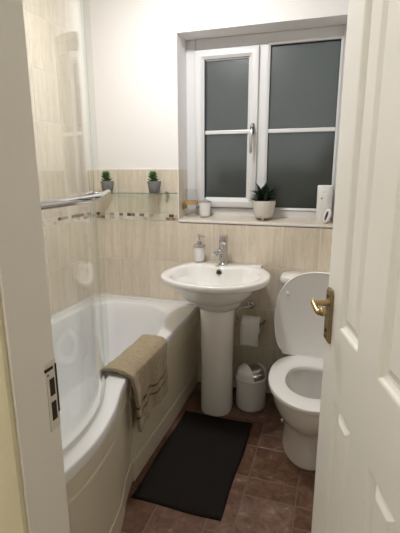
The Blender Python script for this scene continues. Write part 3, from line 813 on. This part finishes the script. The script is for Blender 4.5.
for nm, u0, u1, m_, lift, kk in (('dome_cheek', -.999, -.30, 'plastic', 0, 1), ('dome_cheek', .66, .999, 'plastic', 0, 1)):
    b = MB(); loops = []
    for i in range(13):
        u = u0+(u1-u0)*i/12; loops.append([dome(u, -1+2*j/24) for j in range(25)])
    b.loft(loops, closed=False)
    e = 0 if abs(u0) < abs(u1) else 12
    # inner cheek wall closing the opening
    edge = loops[e]; b.add([(p[0], p[1], p[2]) for p in edge]+[(p[0], p[1], .190) for p in edge], [(j, j+1, 26+j, 25+j) for j in range(24)])
    b.build(nm, M['plastic'], bn, smooth=50)
b = MB(); loops = []
for i in range(11):
    u = -.29+.94*i/10
    loops.append([dome(u, -.97+1.94*j/24, 1, -.010-.010*math.cos(u*3)) for j in range(25)])
b.loft(loops, closed=False); tag(b.build('swing_flap', M['chrome'], bn, smooth=60), 'chrome curved swing flap')

# ------------------------------------------------------------------ toilet roll and holder
rz_, ry_, rx0, rx1 = .468, -.078, 1.020, 1.126
hold = thing('toilet_roll_holder', (1.054, -.004, .562), 'chrome toilet roll holder on the tiles beside the pedestal', 'toilet roll holder')
b = MB(); b.lathe([(.025, -.001), (.025, -.005), (.021, -.010), (.012, -.013), (.009, -.02), (.009, -.045), (0, -.046)], (1.056, 0, .562), 24, 'y'); b.build('rose', M['chrome'], hold, smooth=40)
b = MB(); pth = smoothpath([(1.056, -.040, .562), (1.035, -.055, .560), (1.010, -.066, .558), (.990, -.076, .545), (.985, -.08, .515), (.990, -.079, .485), (1.005, -.078, .4785), (1.03, -.078, .4785), (1.08, -.078, .4785), (1.132, -.078, .4785), (1.147, -.078, .489), (1.153, -.078, .502)], 6)
b.tube(pth, .0052, 12); b.build('arm', M['chrome'], hold, smooth=50)
roll = thing('toilet_roll', (1.07, ry_, rz_), 'white toilet roll hanging on the chrome holder', 'toilet roll')
b = MB(); loops = []
for x, r in ((rx0, .020), (rx0, .047), (rx0+.001, .048), (rx1-.001, .048), (rx1, .047), (rx1, .020)):
    loops.append([(x, ry_+r*math.cos(2*PI*i/40), rz_+r*math.sin(2*PI*i/40)) for i in range(40)])
b.loft(loops, wrap=False); b.build('paper', M['paper'], roll, smooth=40)
b = MB(); b.loft([[(x, ry_+r*math.cos(2*PI*i/32), rz_+r*math.sin(2*PI*i/32)) for i in range(32)] for x, r in ((rx0+.001, .020), (rx1-.001, .020), (rx1-.001, .0182), (rx0+.001, .0182))], wrap=True); b.build('core', M['card'], roll, smooth=40)
b = MB(); pp = []
for k in range(9):
    a = PI*.5+PI*.5*k/8; pp.append((ry_+.0492*math.cos(a), rz_+.0492*math.sin(a)))
for k in range(1, 12): pp.append((ry_-.0492-.002*math.sin(k*.5), rz_-.116*k/11))
loops = [[(x, y-d+.0015*math.sin(x*60), z) for y, z in pp] for x, d in ((rx0, 0), (rx0+.02, 0), (rx0+.05, .0), (rx1, 0))]
b.loft(loops, closed=False); sh = b.build('hanging_sheet', M['paper'], roll, smooth=60)
sh.modifiers.new('thick', 'SOLIDIFY').thickness = .001

# ------------------------------------------------------------------ bath mat
def bathmat():
    x0, x1, y0, y1 = .757, 1.148, -1.022, -.354
    NX, NY = 78, 132; b = MB(); vs = []; rng = random.Random(8)
    for j in range(NY+1):
        for i in range(NX+1):
            u, v = i/NX, j/NY; e = min(u*(x1-x0), (1-u)*(x1-x0), v*(y1-y0), (1-v)*(y1-y0))
            k = min(1, e/.012); h = .004+.012*math.sqrt(k)
            if e > .018: h += .0035*((i % 2)+(j % 2))*.5+rng.uniform(-.001, .0015)
            wx = .003*math.sin(v*9+u*2); wy = .003*math.sin(u*7)
            vs.append((x0+u*(x1-x0)+wx, y0+v*(y1-y0)+wy, h))
    n = NX+1; b.v = vs
    for j in range(NY):
        for i in range(NX): b.f.append([j*n+i, j*n+i+1, (j+1)*n+i+1, (j+1)*n+i]); b.t.append(0); b.m.append(0)
    per = [i for i in range(n)]+[j*n+NX for j in range(1, NY+1)]+[NY*n+i for i in range(NX-1, -1, -1)]+[j*n for j in range(NY-1, 0, -1)]
    o = len(b.v); b.v += [(b.v[p][0], b.v[p][1], .0005) for p in per]; K = len(per)
    for k in range(K): b.f.append([per[k], per[(k+1) % K], o+(k+1) % K, o+k]); b.t.append(0); b.m.append(0)
    b.f.append([o+k for k in range(K)]); b.t.append(0); b.m.append(0)
    return tag(b.build('bath_mat', M['mat'], None, smooth=70), 'dark charcoal pile bath mat on the brown floor beside the bath', 'bath mat')
bathmat()

# ------------------------------------------------------------------ glass shelf with two succulents
gs = thing('glass_shelf', (.33, 0, 1.222), 'clear glass shelf with a bowed front below the white wall', 'shelf')
SZ = 1.216
fr = [(p.x, p.y) for p in smoothpath([(.598, -.012), (.585, -.045), (.55, -.078), (.46, -.104), (.33, -.112), (.20, -.104), (.11, -.078), (.075, -.045), (.062, -.012)], 6)]
b = MB(); b.loft([[(x, y, SZ-.008) for x, y in fr], [(x, y, SZ) for x, y in fr]], True, True); b.build('shelf_panel', M['shelf'], gs)
b = MB(); b.sweep(fr, [(-.0012, SZ-.0078), (.0006, SZ-.0078), (.0006, SZ-.0002), (-.0012, SZ-.0002)]); b.build('polished_edge', M['edge'], gs)
for x in (.535, .125):
    b = MB(); b.tube([(x, 0, SZ-.004), (x, -.020, SZ-.004)], .009, 14); b.tube([(x, -.018, SZ-.004), (x, -.030, SZ-.004)], .0115, 14); b.lathe([(.006, 0), (.006, .006), (0, .007)], (x, -.024, SZ+.0), 12); b.build('shelf_bracket', M['chrome'], gs, smooth=40)

def succulent(loc, label):
    x, y, z = loc
    t = thing('potted_succulent', loc, label, 'potted plant', 'succulents on the glass shelf')
    b = MB(); b.lathe([(.028, 0), (.030, .002), (.0405, .060), (.0405, .066), (.0365, .066), (.035, .056)], loc, 28, cap1=True); b.build('pot', M['concrete'], t, smooth=35)
    b = MB(); rng = random.Random(4)
    def leaf(c, d, L, w):
        d = Vector(d).normalized(); a = d.cross(Vector((0, 0, 1)) if abs(d.z) < .9 else Vector((1, 0, 0))).normalized(); e = d.cross(a)
        loops = []
        for s, r in ((0, .45), (.3, 1), (.6, .95), (.85, .55), (1, .08)):
            loops.append([Vector(c)+d*L*s+a*w*r*math.cos(2*PI*i/8)+e*w*.6*r*math.sin(2*PI*i/8) for i in range(8)])
        b.loft(loops, True, True)
    # stacked fleshy leaves, growing a little to one side
    for lay, (h, tilt, nL, L) in enumerate(((.050, .35, 7, .034), (.064, .6, 7, .034), (.078, .9, 7, .032), (.092, 1.3, 6, .030), (.104, 2.2, 5, .026))):
        for i in range(nL):
            a = 2*PI*i/nL+lay*.5; leaf((x-.006+.007*math.cos(a), y+.007*math.sin(a), z+h), (math.cos(a), math.sin(a), tilt), L*rng.uniform(.85, 1.1), .0075)
    b.tube([(x-.004, y, z+.05), (x-.006, y, z+.115)], [.012, .008], 10)
    b.build('plant', M['succ'], t, smooth=60)
    return t
s1 = succulent((.472, -.060, SZ), 'small succulent in grey pot near the window end of the glass shelf')
s2 = copy_thing(s1, (.160, -.060, SZ), 'small succulent in grey pot near the tiled corner, beside the glass screen')

# ------------------------------------------------------------------ things on the window sill
# tumbler holder on the tiled reveal
hold2 = thing('tumbler_holder', (.6035, .072, 1.15), 'bamboo tumbler holder fixed to the tiled window reveal', 'tumbler holder')
b = MB(); b.lathe([(.018, 0), (.018, .006), (.013, .010), (.010, .012), (.010, .022), (0, .023)], (.603, .072, 1.128), 20, 'x'); b.tube([(.62, .072, 1.128), (.618, .072, 1.138), (.616, .072, 1.150)], .006, 12)
b.build('bracket', M['brass'], hold2, smooth=40)
b = MB(); cxh, cyh = .655, .072
b.loft([[(cxh+r*math.cos(2*PI*i/32), cyh+r*math.sin(2*PI*i/32), z) for i in range(32)] for r, z in ((.041, 1.143), (.041, 1.163), (.034, 1.163), (.034, 1.143))], wrap=True); b.build('ring', M['wood'], hold2, smooth=40)
tum = MB(); tum.lathe([(.0, .0), (.026, .0), (.0275, .002), (.0335, .035), (.0385, .100), (.0365, .100), (.031, .034), (.025, .008), (0, .008)], (cxh, cyh, 1.134), 28, cap0=False, cap1=False)
tag(tum.build('glass_tumbler', M['tumbler'], None, smooth=40), 'empty clear glass tumbler in the bamboo holder at the window reveal', 'glass')
# white cup with chrome base
cy_ = .088; cz_ = sill_z(cy_-.03)+.0005
cup = thing('lidded_cup', (.738, cy_, cz_), 'white tapered cup with metal base on the sill under the tumbler', 'cup')
b = MB(); b.lathe([(.0285, .012), (.030, .02), (.0375, .088), (.0375, .092), (.035, .092)], (.738, cy_, cz_), 28); b.build('cup_body', M['plastic'], cup, smooth=40)
b = MB(); b.lathe([(.030, 0), (.030, .012), (.027, .014)], (.738, cy_, cz_), 28); b.build('base_ring', M['satin'], cup, smooth=40)
b = MB(); b.lathe([(.0375, .0915), (.0385, .096), (.034, .101), (.02, .104), (.012, .106), (.010, .112), (0, .113)], (.738, cy_, cz_), 28); b.lathe([(.012, 0), (.010, .006), (0, .008)], (.755, cy_-.01, cz_+.1), 12); b.build('cup_lid', M['satin'], cup, smooth=40)
# plant in embossed ivory pot
px_, py_ = 1.100, .072; pz_ = sill_z(py_)
pl = thing('potted_plant', (px_, py_, pz_), 'dark leafy plant in an embossed ivory pot on the window sill', 'potted plant')
b = MB(); prof = []
loops = []
for k, (r, h) in enumerate([(.040, .012), (.047, .014), (.052, .030), (.056, .045), (.0585, .055), (.0605, .065), (.062, .075), (.0635, .085), (.065, .095), (.066, .104), (.066, .110), (.062, .110), (.060, .098)]):
    l = []
    for i in range(72):
        a = 2*PI*i/72; rr = r
        if .03 < h < .1: rr += .0014*(1 if math.sin(12*a+(k % 2)*PI) > 0 else -1)
        l.append((px_+rr*math.cos(a), py_+rr*math.sin(a), pz_+h))
    loops.append(l)
b.loft(loops, True, True); b.build('pot', M['pot'], pl, smooth=60)
for k in range(3):
    a = 2*PI*k/3+.5; b = MB(); fx, fy = px_+.028*math.cos(a), py_+.028*math.sin(a); b.lathe([(.008, sill_z(fy)-pz_+.0003), (.010, .014)], (fx, fy, pz_), 14); b.build('pot_foot', M['grey'], pl, smooth=40)
b = MB(); b.lathe([(.060, .098), (.03, .103), (0, .104)], (px_, py_, pz_), 24, cap0=False); b.build('soil', M['soil'], pl, smooth=60)
b = MB(); rng = random.Random(21)
def blade(b, base, d, L, w, droop):
    d = Vector(d).normalized(); sd = d.cross(Vector((0, 0, 1)))
    sd = sd.normalized() if sd.length > 1e-3 else Vector((1, 0, 0))
    nrm = sd.cross(d); K = 6; top = []; 
    vs = []
    for i in range(K+1):
        t = i/K; c = Vector(base)+d*L*t+Vector((0, 0, -droop*t*t)); ww = w*math.sin(PI*(.12+.88*t))**.8*(1-.25*t) if t < 1 else .0004
        vs += [c-sd*ww, c+nrm*ww*.35, c+sd*ww, c-nrm*.0012]
    fs = []
    for i in range(K):
        for q in range(4): fs.append((i*4+q, i*4+(q+1) % 4, i*4+4+(q+1) % 4, i*4+4+q))
    b.add(vs, fs)
for k in range(110):
    a = rng.uniform(0, 2*PI); el_ = rng.uniform(.05, 1.2); rr = rng.uniform(0, .035); L = rng.uniform(.045, .080)
    sp_ = .78 if math.sin(a) > .3 else 1.0
    blade(b, (px_+rr*math.cos(a), py_+rr*math.sin(a), pz_+.102+rng.uniform(0, .055)), (math.cos(a)*math.cos(el_)*sp_, math.sin(a)*math.cos(el_)*.6, math.sin(el_)), L, rng.uniform(.010, .017), rng.uniform(.004, .022))
b.tube([(px_, py_, pz_+.09), (px_+.004, py_, pz_+.15)], [.008, .004], 8)
b.build('foliage', M['leaf'], pl, smooth=60)
# tall white air freshener and the small oval holder leaning on it
ax_, ay_ = 1.434, .092; az_ = sill_z(ay_-.035)+.0005
af = thing('air_freshener', (ax_, ay_, az_), 'tall white cylindrical air freshener at the door end of the sill', 'air freshener')
b = MB(); b.loft([ell(ax_, ay_, .039, .034, az_, 40, 2.6), ell(ax_, ay_, .041, .036, az_+.004, 40, 2.6), ell(ax_, ay_, .0415, .036, az_+.19, 40, 2.6), ell(ax_, ay_, .041, .035, az_+.197, 40, 2.6), ell(ax_, ay_, .039, .033, az_+.200, 40, 2.6)], True, True); b.build('casing', M['plastic'], af, smooth=40)
b = MB(); b.lathe([(.0105, .0), (.0105, -.0015), (.009, -.002), (0, -.002)], (ax_-.008, ay_-.0355, az_+.172), 20, 'y'); b.build('button', M['plastic'], af, smooth=40)
b = MB(); b.tube([(ax_-.014, ay_-.034, az_+.130), (ax_-.014, ay_-.0372, az_+.130)], .0042, 14); b.build('sensor', M['black'], af)
ob_ = (1.444, .036); oz_ = sill_z(ob_[1])+.0008
of = thing('oval_holder', (ob_[0], ob_[1], oz_), 'small white oval holder with dark slot leaning on the air freshener', 'gel holder')
def ov(u, v, n):   # leaning plate: v up, leaning right and back
    t = math.radians(14); x = ob_[0]+u*math.cos(t)+v*math.sin(t); z = oz_+v*math.cos(t)-u*math.sin(t)*.0
    return (x, ob_[1]-n+v*.12, z)
b = MB()
def oval(k, n, w=.020, h=.040): return [ov(w*k*math.cos(2*PI*i/32), .041+h*k*math.sin(2*PI*i/32), n) for i in range(32)]
b.loft([oval(.9, -.010), oval(1, -.006), oval(1, .006), oval(.92, .010), oval(.8, .0105)], True, True); b.build('casing', M['plastic'], of, smooth=50)
b = MB(); b.loft([[ov(-.004+.0065*math.cos(2*PI*i/24), .042+.026*math.sin(2*PI*i/24), n) for i in range(24)] for n in (.0095, .0115)], True, True); b.build('slot', M['purple'], of, smooth=40)

# ------------------------------------------------------------------ lamps
def ceiling_lamp(name, x, y, r, m, label):
    t = thing(name, (x, y, ZC), label, 'ceiling light')
    b = MB(); b.lathe([(r+.015, 0), (r+.015, -.018), (r+.004, -.022)], (x, y, ZC), 40); b.build('base', M['plastic'], t, smooth=40)
    b = MB(); b.lathe([(r, -.021), (r*.97, -.035), (r*.8, -.052), (r*.5, -.063), (0, -.067)], (x, y, ZC), 32); b.build('diffuser', m, t, smooth=60)
LX, LY = .76, -.68
ceiling_lamp('ceiling_light', LX, LY, .13, M['lamp'], 'round flush opal ceiling light over the bathroom')
ceiling_lamp('ceiling_light', .80, -2.75, .12, M['hlamp'], 'round flush warm ceiling light in the hall')

# ------------------------------------------------------------------ world: night sky outside
w = bpy.data.worlds.new('night'); SC.world = w; w.use_nodes = True
bg = w.node_tree.nodes['Background']; bg.inputs['Color'].default_value = (.34, .365, .36, 1); bg.inputs['Strength'].default_value = .42

# ------------------------------------------------------------------ camera
f, yaw, pitch, rollr = 415.4, .3149, .22998, -.0027
F = Vector((-math.sin(yaw)*math.cos(pitch), math.cos(yaw)*math.cos(pitch), -math.sin(pitch)))
R = Vector((math.cos(yaw), math.sin(yaw), 0)); Uv = R.cross(F)
R2 = R*math.cos(rollr)+Uv*math.sin(rollr); U2 = -R*math.sin(rollr)+Uv*math.cos(rollr)
cam = bpy.data.cameras.new('camera'); co = bpy.data.objects.new('camera', cam); COL.objects.link(co)
mt = Matrix.Identity(4)
for i in range(3): mt[i][0] = R2[i]; mt[i][1] = U2[i]; mt[i][2] = -F[i]
mt.translation = Vector((1.497, -2.342, 1.35)); co.matrix_world = mt
cam.sensor_fit = 'VERTICAL'; cam.sensor_height = 36; cam.sensor_width = 36; cam.lens = f/533*36; cam.clip_start = .02
SC.camera = co
SC.view_settings.view_transform = 'Standard'; SC.view_settings.look = 'None'; SC.view_settings.gamma = 1; SC.view_settings.use_curve_mapping = False
SC.view_settings.exposure = 0.0
SC.cycles.max_bounces = 10; SC.cycles.diffuse_bounces = 6; SC.cycles.glossy_bounces = 5; SC.cycles.transmission_bounces = 8; SC.cycles.transparent_max_bounces = 16
SC.cycles.caustics_reflective = False; SC.cycles.caustics_refractive = False
